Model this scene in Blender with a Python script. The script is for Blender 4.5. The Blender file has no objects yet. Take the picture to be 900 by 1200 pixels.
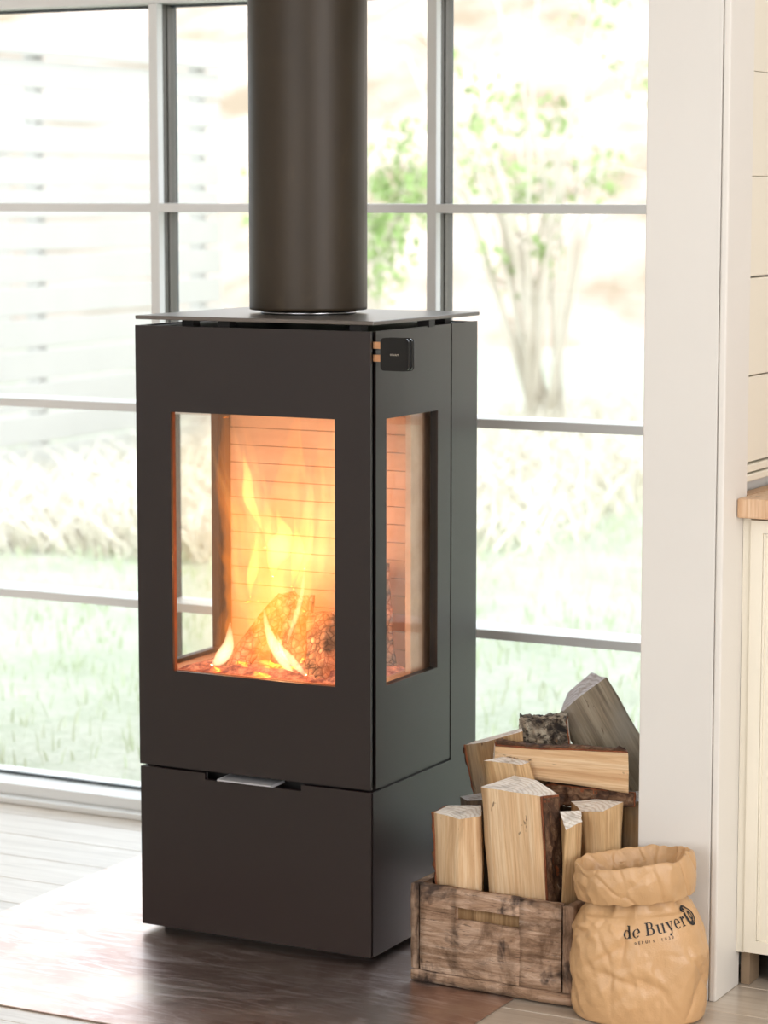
import bpy, bmesh, math, random
from mathutils import Vector, Matrix, noise
random.seed(7)
D, S = bpy.data, bpy.context.scene
COL = S.collection
PI = math.pi

# ------------------------------------------------------------------ camera
cd = D.cameras.new('camera'); cam = D.objects.new('camera', cd); COL.objects.link(cam)
S.camera = cam
F = Vector((-0.46194321, 0.87851296, -0.12175161)); U = Vector((-0.05682001, 0.10767995, 0.99256058))
R = F.cross(U).normalized(); U = R.cross(F).normalized()
M = Matrix((R, U, -F)).transposed().to_4x4(); M.translation = Vector((1.9641, -3.6934, 1.2706))
cam.matrix_world = M
cd.sensor_fit = 'VERTICAL'; cd.sensor_height = 32.0; cd.sensor_width = 24.0
cd.lens = 3051.96 / 1200 * 32.0
cd.clip_start = 0.05; cd.clip_end = 200
cd.dof.use_dof = True; cd.dof.focus_distance = 4.15; cd.dof.aperture_fstop = 4.5

# ------------------------------------------------------------------ world, sun, fill lamps, exposure
w = D.worlds.new('world'); S.world = w; w.use_nodes = True
wn = w.node_tree; bg = wn.nodes['Background']
bg.inputs['Color'].default_value = (0.85, 0.93, 1.0, 1); bg.inputs['Strength'].default_value = 2.3

def lamp(name, kind, loc, energy, color=(1, 1, 1), direction=None, **kw):
    l = D.lights.new(name, kind); o = D.objects.new(name, l); COL.objects.link(o)
    o.location = loc; l.energy = energy; l.color = color
    if direction is not None:
        o.rotation_euler = Vector(direction).to_track_quat('-Z', 'Y').to_euler()
    for k, v in kw.items(): setattr(l, k, v)
    return o
lamp('sun', 'SUN', (0, 0, 6), 0.7, (1, .97, .92), (-.55, .62, -.56), angle=math.radians(1.2))
# added fill lamps that brighten the room, behind and right of the camera
lamp('fill_back', 'AREA', (0.2, -5.85, 1.45), 56, (.95, .975, 1), (0, 1, -.03), shape='RECTANGLE', size=3.6, size_y=1.9)
lamp('fill_side', 'AREA', (3.85, -2.4, 1.45), 60, (.99, .99, 1), (-1, .12, -.03), shape='RECTANGLE', size=2.6, size_y=1.7)

S.view_settings.view_transform = 'Standard'; S.view_settings.look = 'None'
S.view_settings.gamma = 1; S.view_settings.use_curve_mapping = False
S.view_settings.exposure = 0.49
try:
    S.cycles.use_denoising = True
    S.cycles.max_bounces = 10; S.cycles.transparent_max_bounces = 24; S.cycles.volume_bounces = 0
    S.cycles.caustics_reflective = False; S.cycles.caustics_refractive = False
    S.cycles.sample_clamp_indirect = 6
except Exception: pass

# ------------------------------------------------------------------ materials
def lin(c):
    return tuple(((x / 255 + .055) / 1.055) ** 2.4 if x / 255 > .04045 else x / 255 / 12.92 for x in c)
class NT:
    def __init__(s, name):
        s.m = D.materials.new(name); s.m.use_nodes = True; s.t = s.m.node_tree
        s.b = s.t.nodes['Principled BSDF']; s.out = s.t.nodes['Material Output']
    def n(s, typ, **kw):
        x = s.t.nodes.new(typ)
        for k, v in kw.items():
            if k in x.inputs: x.inputs[k].default_value = v
            else: setattr(x, k, v)
        return x
    def l(s, a, b): s.t.links.new(a, b)
    def coords(s, scale=(1, 1, 1), kind='Object'):
        tc = s.n('ShaderNodeTexCoord'); mp = s.n('ShaderNodeMapping'); mp.inputs['Scale'].default_value = scale
        s.l(tc.outputs[kind], mp.inputs[0]); return mp.outputs[0]
    def noise(s, vec, scale=5, detail=4, rough=.55, dist=0):
        x = s.n('ShaderNodeTexNoise'); x.inputs['Scale'].default_value = scale; x.inputs['Detail'].default_value = detail
        x.inputs['Roughness'].default_value = rough; x.inputs['Distortion'].default_value = dist
        s.l(vec, x.inputs['Vector']); return x.outputs['Fac']
    def ramp(s, fac, stops):
        x = s.n('ShaderNodeValToRGB'); e = x.color_ramp.elements
        while len(e) < len(stops): e.new(.5)
        for i, (p, c) in enumerate(stops):
            e[i].position = p; e[i].color = (*c, 1) if len(c) == 3 else c
        s.l(fac, x.inputs[0]); return x.outputs[0]
    def mix(s, fac, a, b, mode='MIX'):
        x = s.n('ShaderNodeMix', data_type='RGBA', blend_type=mode)
        for v, i in ((fac, 0), (a, 6), (b, 7)):
            if hasattr(v, 'links'): s.l(v, x.inputs[i])
            else: x.inputs[i].default_value = v if i == 0 else (*v, 1)
        return x.outputs[2]
    def bump(s, h, strength=.3, dist=.002):
        x = s.n('ShaderNodeBump'); x.inputs['Strength'].default_value = strength; x.inputs['Distance'].default_value = dist
        s.l(h, x.inputs['Height']); s.l(x.outputs[0], s.b.inputs['Normal'])
    def base(s, v):
        if hasattr(v, 'links'): s.l(v, s.b.inputs['Base Color'])
        else: s.b.inputs['Base Color'].default_value = (*v, 1)
    def set(s, **kw):
        for k, v in kw.items(): s.b.inputs[k.replace('_', ' ')].default_value = v
        return s

def mat_plain(name, col, rough=.5, var=.06, scale=6, bump=.05, metal=0, spec=.5):
    t = NT(name); v = t.coords(); f = t.noise(v, scale, 4)
    c = lin(col); t.base(t.ramp(f, [(.3, tuple(x * (1 - var) for x in c)), (.7, tuple(min(1, x * (1 + var)) for x in c))]))
    t.set(Roughness=rough, Metallic=metal, Specular_IOR_Level=spec)
    if bump: t.bump(t.noise(v, scale * 20, 3), bump, .001)
    return t.m

WHITE = mat_plain('white_paint', (236, 232, 226), .42, .02, 3, .08)
WALL = mat_plain('wall_paint', (232, 229, 224), .55, .02, 2, .15)
CEIL = mat_plain('ceiling_paint', (235, 233, 230), .8, .02, 2, .05)
FRAME = mat_plain('window_paint', (244, 244, 242), .35, .02, 4, .05)
SPACER = mat_plain('window_spacer', (88, 84, 76), .45, .1, 20, .05)
GASKET = mat_plain('dark_gasket', (38, 52, 60), .5, .1, 20, 0)
STOVE = NT('stove_paint')
_v = STOVE.coords(); STOVE.base(STOVE.ramp(STOVE.noise(_v, 3, 3), [(.3, lin((30, 20, 20))), (.7, lin((34, 24, 23)))]))
STOVE.set(Roughness=.31, Specular_IOR_Level=.56); STOVE.bump(STOVE.noise(_v, 900, 2), .12, .0004)
STOVE = STOVE.m
PIPE = NT('pipe_paint')
_v = PIPE.coords((1, 1, .4)); PIPE.base(PIPE.ramp(PIPE.noise(_v, 9, 5, .6, .6), [(.3, lin((46, 36, 24))), (.62, lin((56, 44, 29))), (.75, lin((74, 60, 42)))]))
PIPE.set(Roughness=.45, Metallic=.15); PIPE.bump(PIPE.noise(_v, 700, 2), .15, .0004); PIPE = PIPE.m
BLACK = mat_plain('black_iron', (24, 21, 20), .5, .2, 20, .1)
GLOSSB = mat_plain('gloss_black', (14, 14, 15), .12, .1, 3, 0)
CHROME = mat_plain('brushed_steel', (205, 205, 208), .22, .03, 30, .03, metal=1)
COPPER = mat_plain('copper', (214, 160, 120), .3, .06, 30, .03, metal=1)
KICK = mat_plain('galvanised_plinth', (170, 172, 172), .4, .12, 9, .1, metal=.7)
CREAM = mat_plain('cream_paint', (243, 236, 220), .4, .02, 3, .05)
LETTER = mat_plain('pale_print', (190, 180, 165), .5, .02, 3, 0)
INK = mat_plain('black_ink', (22, 20, 24), .55, .1, 60, 0)

def mat_floor():
    t = NT('whitewashed_oak'); v = t.coords((1.0, 14, 1))
    oi = t.n('ShaderNodeObjectInfo'); add = t.n('ShaderNodeVectorMath', operation='ADD')
    sc = t.n('ShaderNodeVectorMath', operation='SCALE'); cmb = t.n('ShaderNodeCombineXYZ')
    t.l(oi.outputs['Random'], cmb.inputs[0]); t.l(oi.outputs['Random'], cmb.inputs[1]); t.l(cmb.outputs[0], sc.inputs[0]); sc.inputs['Scale'].default_value = 37
    t.l(v, add.inputs[0]); t.l(sc.outputs[0], add.inputs[1])
    f = t.noise(add.outputs[0], 3, 6, .62, .8)
    c = t.ramp(f, [(.25, lin((176, 160, 144))), (.5, lin((204, 190, 174))), (.75, lin((222, 212, 200)))])
    hv = t.n('ShaderNodeHueSaturation'); t.l(c, hv.inputs['Color'])
    mr = t.n('ShaderNodeMapRange'); t.l(oi.outputs['Random'], mr.inputs[0]); mr.inputs[3].default_value = .92; mr.inputs[4].default_value = 1.06
    t.l(mr.outputs[0], hv.inputs['Value']); t.base(hv.outputs[0])
    t.set(Roughness=.28, Specular_IOR_Level=.7, Coat_Weight=.5, Coat_Roughness=.2); t.bump(t.noise(add.outputs[0], 14, 4), .1, .001)
    return t.m
FLOOR = mat_floor()
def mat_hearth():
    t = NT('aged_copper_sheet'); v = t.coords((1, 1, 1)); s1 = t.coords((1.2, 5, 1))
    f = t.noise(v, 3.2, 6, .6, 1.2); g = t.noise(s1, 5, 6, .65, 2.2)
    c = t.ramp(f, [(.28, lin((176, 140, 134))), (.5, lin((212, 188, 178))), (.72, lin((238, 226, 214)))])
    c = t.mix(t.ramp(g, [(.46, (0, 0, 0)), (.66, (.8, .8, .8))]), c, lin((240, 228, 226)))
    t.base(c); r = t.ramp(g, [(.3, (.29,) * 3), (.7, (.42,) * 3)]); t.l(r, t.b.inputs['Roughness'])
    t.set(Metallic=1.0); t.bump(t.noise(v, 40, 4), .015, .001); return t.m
HEARTH = mat_hearth()

def mat_wood(name, dark, mid, light, blot=.35, blotcol=(120, 90, 60), rough=.72, grey=0, gs=1.0, streaks=.35):
    t = NT(name); v = t.coords((1, 1, .035 * gs)); v2 = t.coords((1, 1, .22)); v3 = t.coords()
    oi = t.n('ShaderNodeObjectInfo')
    f = t.noise(v, 75, 5, .6, .6); g = t.noise(v, 310, 3, .6); h = t.noise(v2, 22, 4, .6, .7); k = t.noise(v3, 11, 3)
    c = t.ramp(f, [(.28, lin(dark)), (.47, lin(mid)), (.7, lin(light))])
    c = t.mix(t.ramp(g, [(.42, (streaks,) * 3), (.56, (0, 0, 0))]), c, lin(dark))
    c = t.mix(t.ramp(h, [(.62, (0, 0, 0)), (.72, (blot,) * 3)]), c, lin(blotcol))
    if grey: c = t.mix(t.ramp(k, [(.36, (grey,) * 3), (.6, (0, 0, 0))]), c, lin((150, 146, 136)))
    t.base(c); # dark knots and mould flecks lying along the grain
    c = t.mix(t.ramp(t.noise(t.coords((1, 1, .4)), 48, 3, .7, .5), [(.66, (0, 0, 0)), (.70, (.75,) * 3)]), c, lin((84, 60, 42)))
    t.base(c); t.set(Roughness=rough, Specular_IOR_Level=.35)
    ad = t.n('ShaderNodeMath', operation='ADD'); t.l(f, ad.inputs[0]); t.l(g, ad.inputs[1]); t.bump(ad.outputs[0], .55, .0018)
    return t.m
W_FRESH = mat_wood('split_wood_fresh', (196, 152, 110), (226, 190, 148), (240, 214, 178), .5, (150, 118, 84))
W_TAN = mat_wood('split_wood_tan', (170, 130, 88), (210, 174, 128), (230, 200, 158), .55, (128, 98, 66))
W_OLD = mat_wood('split_wood_aged', (120, 92, 62), (178, 140, 98), (204, 172, 128), .6, (98, 78, 60), grey=.5)
W_GREY = mat_wood('split_wood_weathered', (104, 96, 84), (160, 148, 128), (184, 174, 156), .5, (84, 76, 66), grey=.8)
W_DARK = mat_wood('split_wood_dark', (52, 42, 34), (92, 74, 56), (128, 108, 84), .5, (42, 34, 30), grey=.3)
def mat_end(name, a, b):
    t = NT(name); v = t.coords(); v.node.inputs['Location'].default_value = (.06, .035, 0)
    wv = t.n('ShaderNodeTexWave', wave_type='RINGS', rings_direction='Z'); wv.inputs['Scale'].default_value = 42; wv.inputs['Distortion'].default_value = 7
    wv.inputs['Detail'].default_value = 3; t.l(v, wv.inputs['Vector'])
    c = t.ramp(wv.outputs['Fac'], [(.0, lin(a)), (.6, lin(b))]); c = t.mix(t.ramp(t.noise(v, 40, 4), [(.5, (0, 0, 0)), (.72, (.5,) * 3)]), c, lin((120, 104, 88)))
    t.base(c); t.set(Roughness=.6); t.bump(t.noise(v, 260, 4), .5, .001); return t.m
END = mat_end('end_grain_window_lit', (222, 210, 196), (246, 240, 232)); ENDG = mat_end('end_grain_grey', (176, 176, 178), (206, 208, 212))  # END is whitened in colour for the window light on the cut tops
def mat_bark():
    t = NT('bark'); v = t.coords((1, 1, .5)); vo = t.n('ShaderNodeTexVoronoi'); vo.inputs['Scale'].default_value = 95; t.l(v, vo.inputs['Vector'])
    f = t.noise(v, 60, 6, .7, .6)
    c = t.ramp(f, [(.3, lin((36, 24, 18))), (.48, lin((86, 58, 40))), (.62, lin((128, 96, 70))), (.74, lin((182, 166, 146)))])
    t.base(c); t.set(Roughness=.85); ad = t.n('ShaderNodeMath', operation='ADD'); t.l(f, ad.inputs[0]); t.l(vo.outputs['Distance'], ad.inputs[1])
    t.bump(ad.outputs[0], 1, .004); return t.m
BARK = mat_bark()
def mat_birch():
    t = NT('mottled_bark'); v = t.coords((1, 1, .6)); f = t.noise(v, 34, 6, .7, 1.0); g = t.noise(v, 110, 4, .7)
    c = t.ramp(f, [(.40, lin((34, 28, 24))), (.50, lin((110, 98, 84))), (.60, lin((176, 166, 148)))])
    c = t.mix(t.ramp(g, [(.40, (.9,) * 3), (.5, (0, 0, 0))]), c, lin((40, 32, 28)))
    t.base(c); t.set(Roughness=.85); t.bump(f, 1, .005); return t.m
BIRCH = mat_birch()
def mat_inner_bark():
    t = NT('inner_bark'); v = t.coords((1, 1, .3)); t.base(t.ramp(t.noise(v, 80, 5, .7), [(.35, lin((92, 46, 26))), (.65, lin((160, 92, 54)))])); t.set(Roughness=.8)
    t.bump(t.noise(v, 200, 3), .6, .002); return t.m
INNER = mat_inner_bark()
def mat_crate(name, k=1.0, axis=0):
    t = NT(name); sc = [1, 1, 1]; sc[axis] = .12; v = t.coords(tuple(sc)); v3 = t.coords()
    f = t.noise(v, 70, 6, .7, .9); h = t.noise(v3, 15, 6, .66, .5); g = t.noise(v, 260, 4, .7); b = t.noise(v3, 8.5, 5, .62, .4)
    m = lambda c: tuple(x * k for x in lin(c))
    c = t.ramp(f, [(.30, m((118, 90, 70))), (.44, m((172, 138, 112))), (.58, m((202, 170, 146))), (.74, m((228, 206, 188)))])
    c = t.mix(t.ramp(h, [(.36, (.75,) * 3), (.52, (0, 0, 0))]), c, m((92, 66, 46)))
    c = t.mix(t.ramp(b, [(.53, (0, 0, 0)), (.60, (.9,) * 3)]), c, m((50, 38, 36)))
    c = t.mix(t.ramp(g, [(.34, (.6,) * 3), (.42, (0, 0, 0))]), c, m((52, 38, 30)))
    t.base(c); t.set(Roughness=.75, Specular_IOR_Level=.35); ad = t.n('ShaderNodeMath', operation='ADD'); t.l(f, ad.inputs[0]); t.l(g, ad.inputs[1]); t.bump(ad.outputs[0], .8, .002)
    return t.m
CRATE = mat_crate('crate_wood'); CRATE_E = mat_crate('crate_end_grain', .8, 2); CRATE_L = mat_wood('crate_worn_wood', (112, 84, 56), (150, 118, 82), (182, 150, 112), .4)
def mat_paper(name, k=1.0):
    t = NT(name); v = t.coords(); c = tuple(x * k for x in lin((208, 166, 120))); c2 = tuple(min(1, x * k * 1.12) for x in lin((208, 166, 120)))
    t.base(t.ramp(t.noise(v, 14, 5), [(.3, c), (.7, c2)])); t.set(Roughness=.36, Specular_IOR_Level=.6)
    ad = t.n('ShaderNodeMath', operation='ADD'); t.l(t.noise(v, 26, 3, .5, 1.5), ad.inputs[0]); t.l(t.noise(v, 400, 2), ad.inputs[1]); t.bump(ad.outputs[0], .18, .004); return t.m
PAPER = mat_paper('kraft_paper'); PAPER_IN = mat_paper('kraft_paper_inside', .93)
def mat_glass(name, tint=(1, 1, 1), gloss=1.0):
    t = NT(name); tr = t.n('ShaderNodeBsdfTransparent'); tr.inputs[0].default_value = (*tint, 1); gl = t.n('ShaderNodeBsdfGlossy'); gl.inputs['Roughness'].default_value = .01
    ge = t.n('ShaderNodeNewGeometry'); dt = t.n('ShaderNodeVectorMath', operation='DOT_PRODUCT'); t.l(ge.outputs['Normal'], dt.inputs[0]); t.l(ge.outputs['Incoming'], dt.inputs[1])
    def mth(op, a, b=0.0):
        x = t.n('ShaderNodeMath', operation=op)
        for i_, v_ in enumerate((a, b)):
            if hasattr(v_, 'links'): t.l(v_, x.inputs[i_])
            else: x.inputs[i_].default_value = v_
        return x.outputs[0]
    sch = mth('ADD', mth('MULTIPLY', mth('POWER', mth('SUBTRACT', 1.0, mth('ABSOLUTE', dt.outputs['Value'])), 5.0), .96), .04)
    mu = t.n('ShaderNodeMath', operation='MULTIPLY'); mu.inputs[1].default_value = gloss; t.l(sch, mu.inputs[0]); mx = t.n('ShaderNodeMixShader'); t.l(mu.outputs[0], mx.inputs[0]); t.l(tr.outputs[0], mx.inputs[1]); t.l(gl.outputs[0], mx.inputs[2])
    t.l(mx.outputs[0], t.out.inputs['Surface']); return t.m
GLASS = mat_glass('window_glass', (.995, .998, .996)); SGLASS = mat_glass('stove_glass', (.995, .985, .96), .8)
def mat_brick():
    t = NT('fire_brick'); v = t.coords((.4, 1, 1)); t.base(t.ramp(t.noise(v, 18, 5, .6), [(.3, lin((214, 170, 140))), (.7, lin((236, 200, 172)))])); t.set(Roughness=.9)
    t.bump(t.noise(v, 200, 4), .3, .001); return t.m
BRICK = mat_brick()
def mat_char():
    t = NT('charred_wood'); v = t.coords(); vo = t.n('ShaderNodeTexVoronoi', feature='DISTANCE_TO_EDGE'); vo.inputs['Scale'].default_value = 75; t.l(v, vo.inputs['Vector'])
    c = t.ramp(t.noise(v, 60, 4), [(.3, lin((84, 56, 42))), (.6, lin((160, 122, 98))), (.75, lin((206, 178, 156)))])
    c = t.mix(t.ramp(vo.outputs['Distance'], [(.0, (1,) * 3), (.09, (0, 0, 0))]), c, lin((50, 24, 16)))
    t.base(c); t.set(Roughness=.9); t.bump(vo.outputs['Distance'], 1, .006)
    em = t.ramp(t.noise(v, 16, 3), [(.5, (0, 0, 0)), (.7, (1, .20, .06))]); t.l(em, t.b.inputs['Emission Color']); t.b.inputs['Emission Strength'].default_value = .45
    return t.m
CHAR = mat_char()
def mat_ember():
    t = NT('glowing_embers'); v = t.coords(); f = t.noise(v, 55, 5, .7)
    t.base(t.ramp(f, [(.3, lin((60, 30, 24))), (.7, lin((150, 100, 84)))])); t.l(t.ramp(f, [(.42, (.2, .03, .02)), (.7, (1, .30, .14))]), t.b.inputs['Emission Color'])
    t.b.inputs['Emission Strength'].default_value = .7; t.set(Roughness=.9); t.bump(f, .8, .004); return t.m
EMBER = mat_ember()
def mat_flame(name, col, strength):
    t = NT(name); t.t.nodes.remove(t.b); e = t.n('ShaderNodeEmission'); e.inputs[0].default_value = (*col, 1); e.inputs[1].default_value = strength
    t.l(e.outputs[0], t.out.inputs['Volume']); return t.m

def mat_ground():
    t = NT('glare_paled_lawn'); v = t.coords(); f = t.noise(v, 1.6, 6, .6, .6); g = t.noise(v, 30, 5, .7)
    c = t.ramp(f, [(.3, lin((178, 188, 160))), (.5, lin((206, 208, 190))), (.68, lin((228, 224, 210)))])  # lawn colours paled to stand in for the glare outside
    t.base(t.mix(.35, c, t.ramp(g, [(.35, lin((170, 178, 148))), (.65, lin((232, 230, 218)))]))); t.set(Roughness=.95, Specular_IOR_Level=.1); t.bump(g, .8, .05); return t.m
GROUND = mat_ground()
def mat_leaf(name, a, b):
    t = NT(name); v = t.coords(); t.base(t.ramp(t.noise(v, 1.3, 4), [(.35, lin(a)), (.65, lin(b))])); t.set(Roughness=.8, Specular_IOR_Level=.2); return t.m
GRASS = mat_leaf('grass_blades', (190, 204, 166), (222, 224, 202)); STRAW = mat_leaf('dry_straw', (220, 212, 194), (238, 232, 220))
LEAF = mat_leaf('fresh_leaves', (138, 168, 96), (182, 202, 140)); TWIG = mat_leaf('pale_bark', (206, 196, 180), (232, 226, 214)); DRYLEAF = mat_leaf('dry_leaves', (206, 176, 152), (230, 212, 194))
PLANK = mat_plain('white_fence_paint', (192, 190, 185), .6, .03, 2, .2)
BANK = mat_leaf('leaf_covered_bank', (158, 140, 118), (220, 200, 188)); ROOF = mat_plain('grey_roof', (176, 178, 172), .7, .08, 2, .2)

# ------------------------------------------------------------------ mesh helpers
class MB:
    def __init__(s): s.v = []; s.f = []; s.mi = []; s.sm = []
    def add(s, vs, fs, mi=0, smooth=False):
        o = len(s.v); s.v += [tuple(x) for x in vs]; s.f += [tuple(i + o for i in f) for f in fs]; s.mi += [mi] * len(fs); s.sm += [smooth] * len(fs); return s
    def box(s, x0, x1, y0, y1, z0, z1, mi=0):
        return s.add([(x0, y0, z0), (x1, y0, z0), (x1, y1, z0), (x0, y1, z0), (x0, y0, z1), (x1, y0, z1), (x1, y1, z1), (x0, y1, z1)],
                     [(0, 3, 2, 1), (4, 5, 6, 7), (0, 1, 5, 4), (1, 2, 6, 5), (2, 3, 7, 6), (3, 0, 4, 7)], mi)
    def prism(s, poly, axis, a, b, mi=0):       # poly: 2D points in the two remaining axes
        def P(p, t):
            q = list(p); q.insert(axis, t); return tuple(q)
        n = len(poly); vs = [P(p, a) for p in poly] + [P(p, b) for p in poly]
        return s.add(vs, [tuple(range(n)), tuple(range(2 * n - 1, n - 1, -1))] + [(i, (i + 1) % n, (i + 1) % n + n, i + n) for i in range(n)], mi)
    def grid(s, pts, nu, nv, closed=False, mi=0, smooth=True):   # pts row-major nv rows of nu
        fs = []
        for j in range(nv - 1):
            for i in range(nu if closed else nu - 1):
                i2 = (i + 1) % nu; fs.append((j * nu + i, j * nu + i2, (j + 1) * nu + i2, (j + 1) * nu + i))
        return s.add(pts, fs, mi, smooth)
    def tube(s, path, radii, n=10, mi=0, squash=1.0, caps=True):
        path = [Vector(p) for p in path]; pts = []
        for i, p in enumerate(path):
            d = (path[min(i + 1, len(path) - 1)] - path[max(i - 1, 0)]).normalized()
            a = Vector((0, 1, 0)) if abs(d.y) < .9 else Vector((1, 0, 0)); x = d.cross(a).normalized(); y = x.cross(d).normalized(); r = radii[i]
            for k in range(n):
                t = 2 * PI * k / n; pts.append(p + x * (r * math.cos(t)) + y * (r * squash * math.sin(t)))
        o = len(s.v); s.grid(pts, n, len(path), True, mi)
        if caps:
            s.f += [tuple(o + k for k in range(n))[::-1], tuple(o + (len(path) - 1) * n + k for k in range(n))]; s.mi += [mi] * 2; s.sm += [False] * 2
        return s
    def build(s, name, mats, parent=None, bevel=0, seg=2, fix=True):
        me = D.meshes.new(name); off = Vector((0, 0, 0))
        if parent is not None: off = world_off(parent)
        me.from_pydata([tuple(Vector(v) - off) for v in s.v], [], s.f)
        mats = mats if isinstance(mats, (list, tuple)) else [mats]
        for m in mats: me.materials.append(m)
        me.polygons.foreach_set('material_index', s.mi); me.polygons.foreach_set('use_smooth', s.sm)
        if fix or bevel:
            bm = bmesh.new(); bm.from_mesh(me)
            if bevel:
                bmesh.ops.remove_doubles(bm, verts=bm.verts, dist=1e-6)
                ed = [e for e in bm.edges if len(e.link_faces) == 2 and e.calc_face_angle(0) > .5]
                bmesh.ops.bevel(bm, geom=ed, offset=bevel, segments=seg, profile=.5, affect='EDGES', clamp_overlap=True)
            if fix: bmesh.ops.recalc_face_normals(bm, faces=bm.faces)
            bm.to_mesh(me); bm.free()
        o = D.objects.new(name, me); COL.objects.link(o)
        if parent is not None: o.parent = parent
        return o
def world_off(o):
    t = Vector((0, 0, 0))
    while o is not None: t += o.location; o = o.parent
    return t
def tag(o, label=None, cat=None, group=None, kind=None):
    if label: o['label'] = label
    if cat: o['category'] = cat
    if group: o['group'] = group
    if kind: o['kind'] = kind
    return o
def thing(name, label, cat, loc, group=None):
    o = D.objects.new(name, None); COL.objects.link(o); o.location = loc; o.empty_display_size = .05; return tag(o, label, cat, group)
def setting(name, mb, m, bevel=0):
    o = mb.build(name, m, bevel=bevel); o['kind'] = 'structure'; return o

# ------------------------------------------------------------------ room shell
XL, XR, YB, YF, ZC = -3.0, 4.0, -6.0, 0.67, 2.5
fl = setting('floor', MB().box(XL, XR, YB, .80, -.12, -.022), WHITE)
pl = MB().box(-3.5, 3.5, -.0691, .0691, -.020, 0).build('plank', FLOOR, bevel=.0011, seg=1)
pl.parent = fl; y = .599
k = 0
while y - .0695 > YB:
    o = pl if k == 0 else pl.copy()
    if k: COL.objects.link(o); o.parent = fl
    o.location = (.5, y - .0695, 0); o.rotation_euler = (0, 0, PI * (k % 2)); y -= .139; k += 1
o = pl.copy(); COL.objects.link(o); o.parent = fl; o.location = (.5, .599 + .0695, 0)
setting('ceiling', MB().box(XL - .1, XR + .1, YB - .1, 1.25, ZC, ZC + .15), CEIL)
setting('wall_left', MB().box(XL - .1, XL, YB, .80, 0, ZC), WALL)
setting('wall_back', MB().box(XL, XR, YB - .1, YB, 0, ZC), WALL)
setting('wall_right', MB().box(XR, XR + .1, YB, .80, 0, ZC), WALL)
# the window wall: header above, wall to the right
wf = MB().box(XL, -2.64, .70, .82, 0, ZC).box(-2.64, .40, .70, .82, 1.80, ZC).box(.40, XR, .70, .82, 0, ZC)
setting('wall_front', wf, WALL)
# white post in the middle of the picture's right side and the partition behind it
setting('wall_post', MB().box(.4345, .5575, .085, .190, 0, ZC), WALL, bevel=.002)
setting('trim_1', MB().box(.5585, .5705, .083, .190, 0, ZC), WHITE, bevel=.003)
part = setting('wall_partition', MB().box(.47, .532, .1905, .699, 0, ZC), WALL)
for z0, z1 in [(.842, .979), (.981, 1.136), (1.139, 1.296), (1.2965, 1.460), (1.4605, 1.620), (1.6205, 1.78)]:
    MB().box(.5325, .550, .1905, .698, z0, z1).build('panel_board', CREAM, part, bevel=.0015)
MB().box(.5325, .558, .1905, .698, .8125, .8240).box(.5325, .555, .1905, .698, .8265, .839).build('moulding', CREAM, part, bevel=.002)

# ------------------------------------------------------------------ window
win = D.objects.new('window_1', None); COL.objects.link(win); win.location = (-1.12, .72, 0); win['kind'] = 'structure'
WX0, WX1 = -2.64, .40
MB().box(WX0, WX1, .668, .75, 0.0, .0125).build('threshold', FRAME, win, bevel=.002)
fr = MB().box(WX0, WX1, .70, .82, .0125, .034)
fr.prism([(.70, .034), (.765, .040), (.82, .040), (.82, .0126), (.70, .0126)], 0, WX0, WX1)
MB().prism([(.698, .0128), (.698, .035), (.752, .041), (.82, .041), (.82, .0128)], 0, WX0, WX1).build('sill_rail', FRAME, win, bevel=.0015)
MB().box(WX0, WX1, .752, .760, .0412, .0465).build('gasket', GASKET, win)
MB().box(WX0, WX1, .695, .82, 1.640, 1.80).build('head_rail', FRAME, win, bevel=.002)
MB().box(WX0, WX1, .752, .760, 1.634, 1.6395).build('gasket', GASKET, win)
MB().box(WX0 - .0, WX0 + .05, .70, .82, .0415, 1.6395).build('jamb', FRAME, win); MB().box(WX1 - .05, WX1, .70, .82, .0415, 1.6395).build('jamb', FRAME, win)
mull_x = [-2.103, -1.487, -.871, -.256]
for x in mull_x:
    b = MB().box(x, x + .020, .700, .7205, .0415, 1.6395).build('mullion', FRAME, win, bevel=.0015)
    q = MB()
    for i, y0 in enumerate((.7215, .7385, .7555)):
        q.box(x - .002 * (i == 1), x + .020 - .0015 * (i != 1), y0, y0 + .0145, .0415, 1.6395)
    q.build('spacer_bar', SPACER, b)
    MB().box(x + .001, x + .0185, .7705, .775, .0415, 1.6395).build('gasket', GASKET, b)
for z in (.432, .832, 1.232):
    MB().box(WX0 + .05, WX1 - .05, .7005, .785, z, z + .0175).build('glazing_bar', FRAME, win, bevel=.0015)
xs = [WX0 + .05] + mull_x + [WX1 - .05]; zs = [.0415, .432, .832, 1.232, 1.6395]
for i in range(len(xs) - 1):
    for j in range(4):
        MB().box(xs[i] + (.021 if i else .001), xs[i + 1] - .001, .742, .746, zs[j] + (.018 if j else .001), zs[j + 1] - .001).build('glass_pane', GLASS, win)

# ------------------------------------------------------------------ hearth plate
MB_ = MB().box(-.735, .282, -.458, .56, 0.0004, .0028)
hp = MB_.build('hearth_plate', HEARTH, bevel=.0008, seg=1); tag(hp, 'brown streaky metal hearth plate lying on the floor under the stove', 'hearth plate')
HZ = .0028

# ------------------------------------------------------------------ stove
SX0, SX1 = -.45, 0.0
st = thing('wood_stove', 'tall dark brown steel wood stove with glowing fire behind glass', 'stove', (-.225, .195, HZ))
ZS1, ZS2, ZD, ZP0, ZP1 = .2915, .2967, 1.049, 1.0590, 1.0655
WT, WB = .9051, .4635
# black plinth below
MB().box(-.425, -.02, .03, .37, HZ, .0145).build('plinth', BLACK, st)
# drawer front with the finger slot
df = MB().prism([(-.450, .015), (-.0025, .015), (-.0025, ZS1), (-.133, ZS1), (-.133, .281), (-.322, .281), (-.322, ZS1), (-.450, ZS1)], 1, 0.0, .008)
df.build('drawer_front', STOVE, st, bevel=.0008, seg=1)
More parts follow.
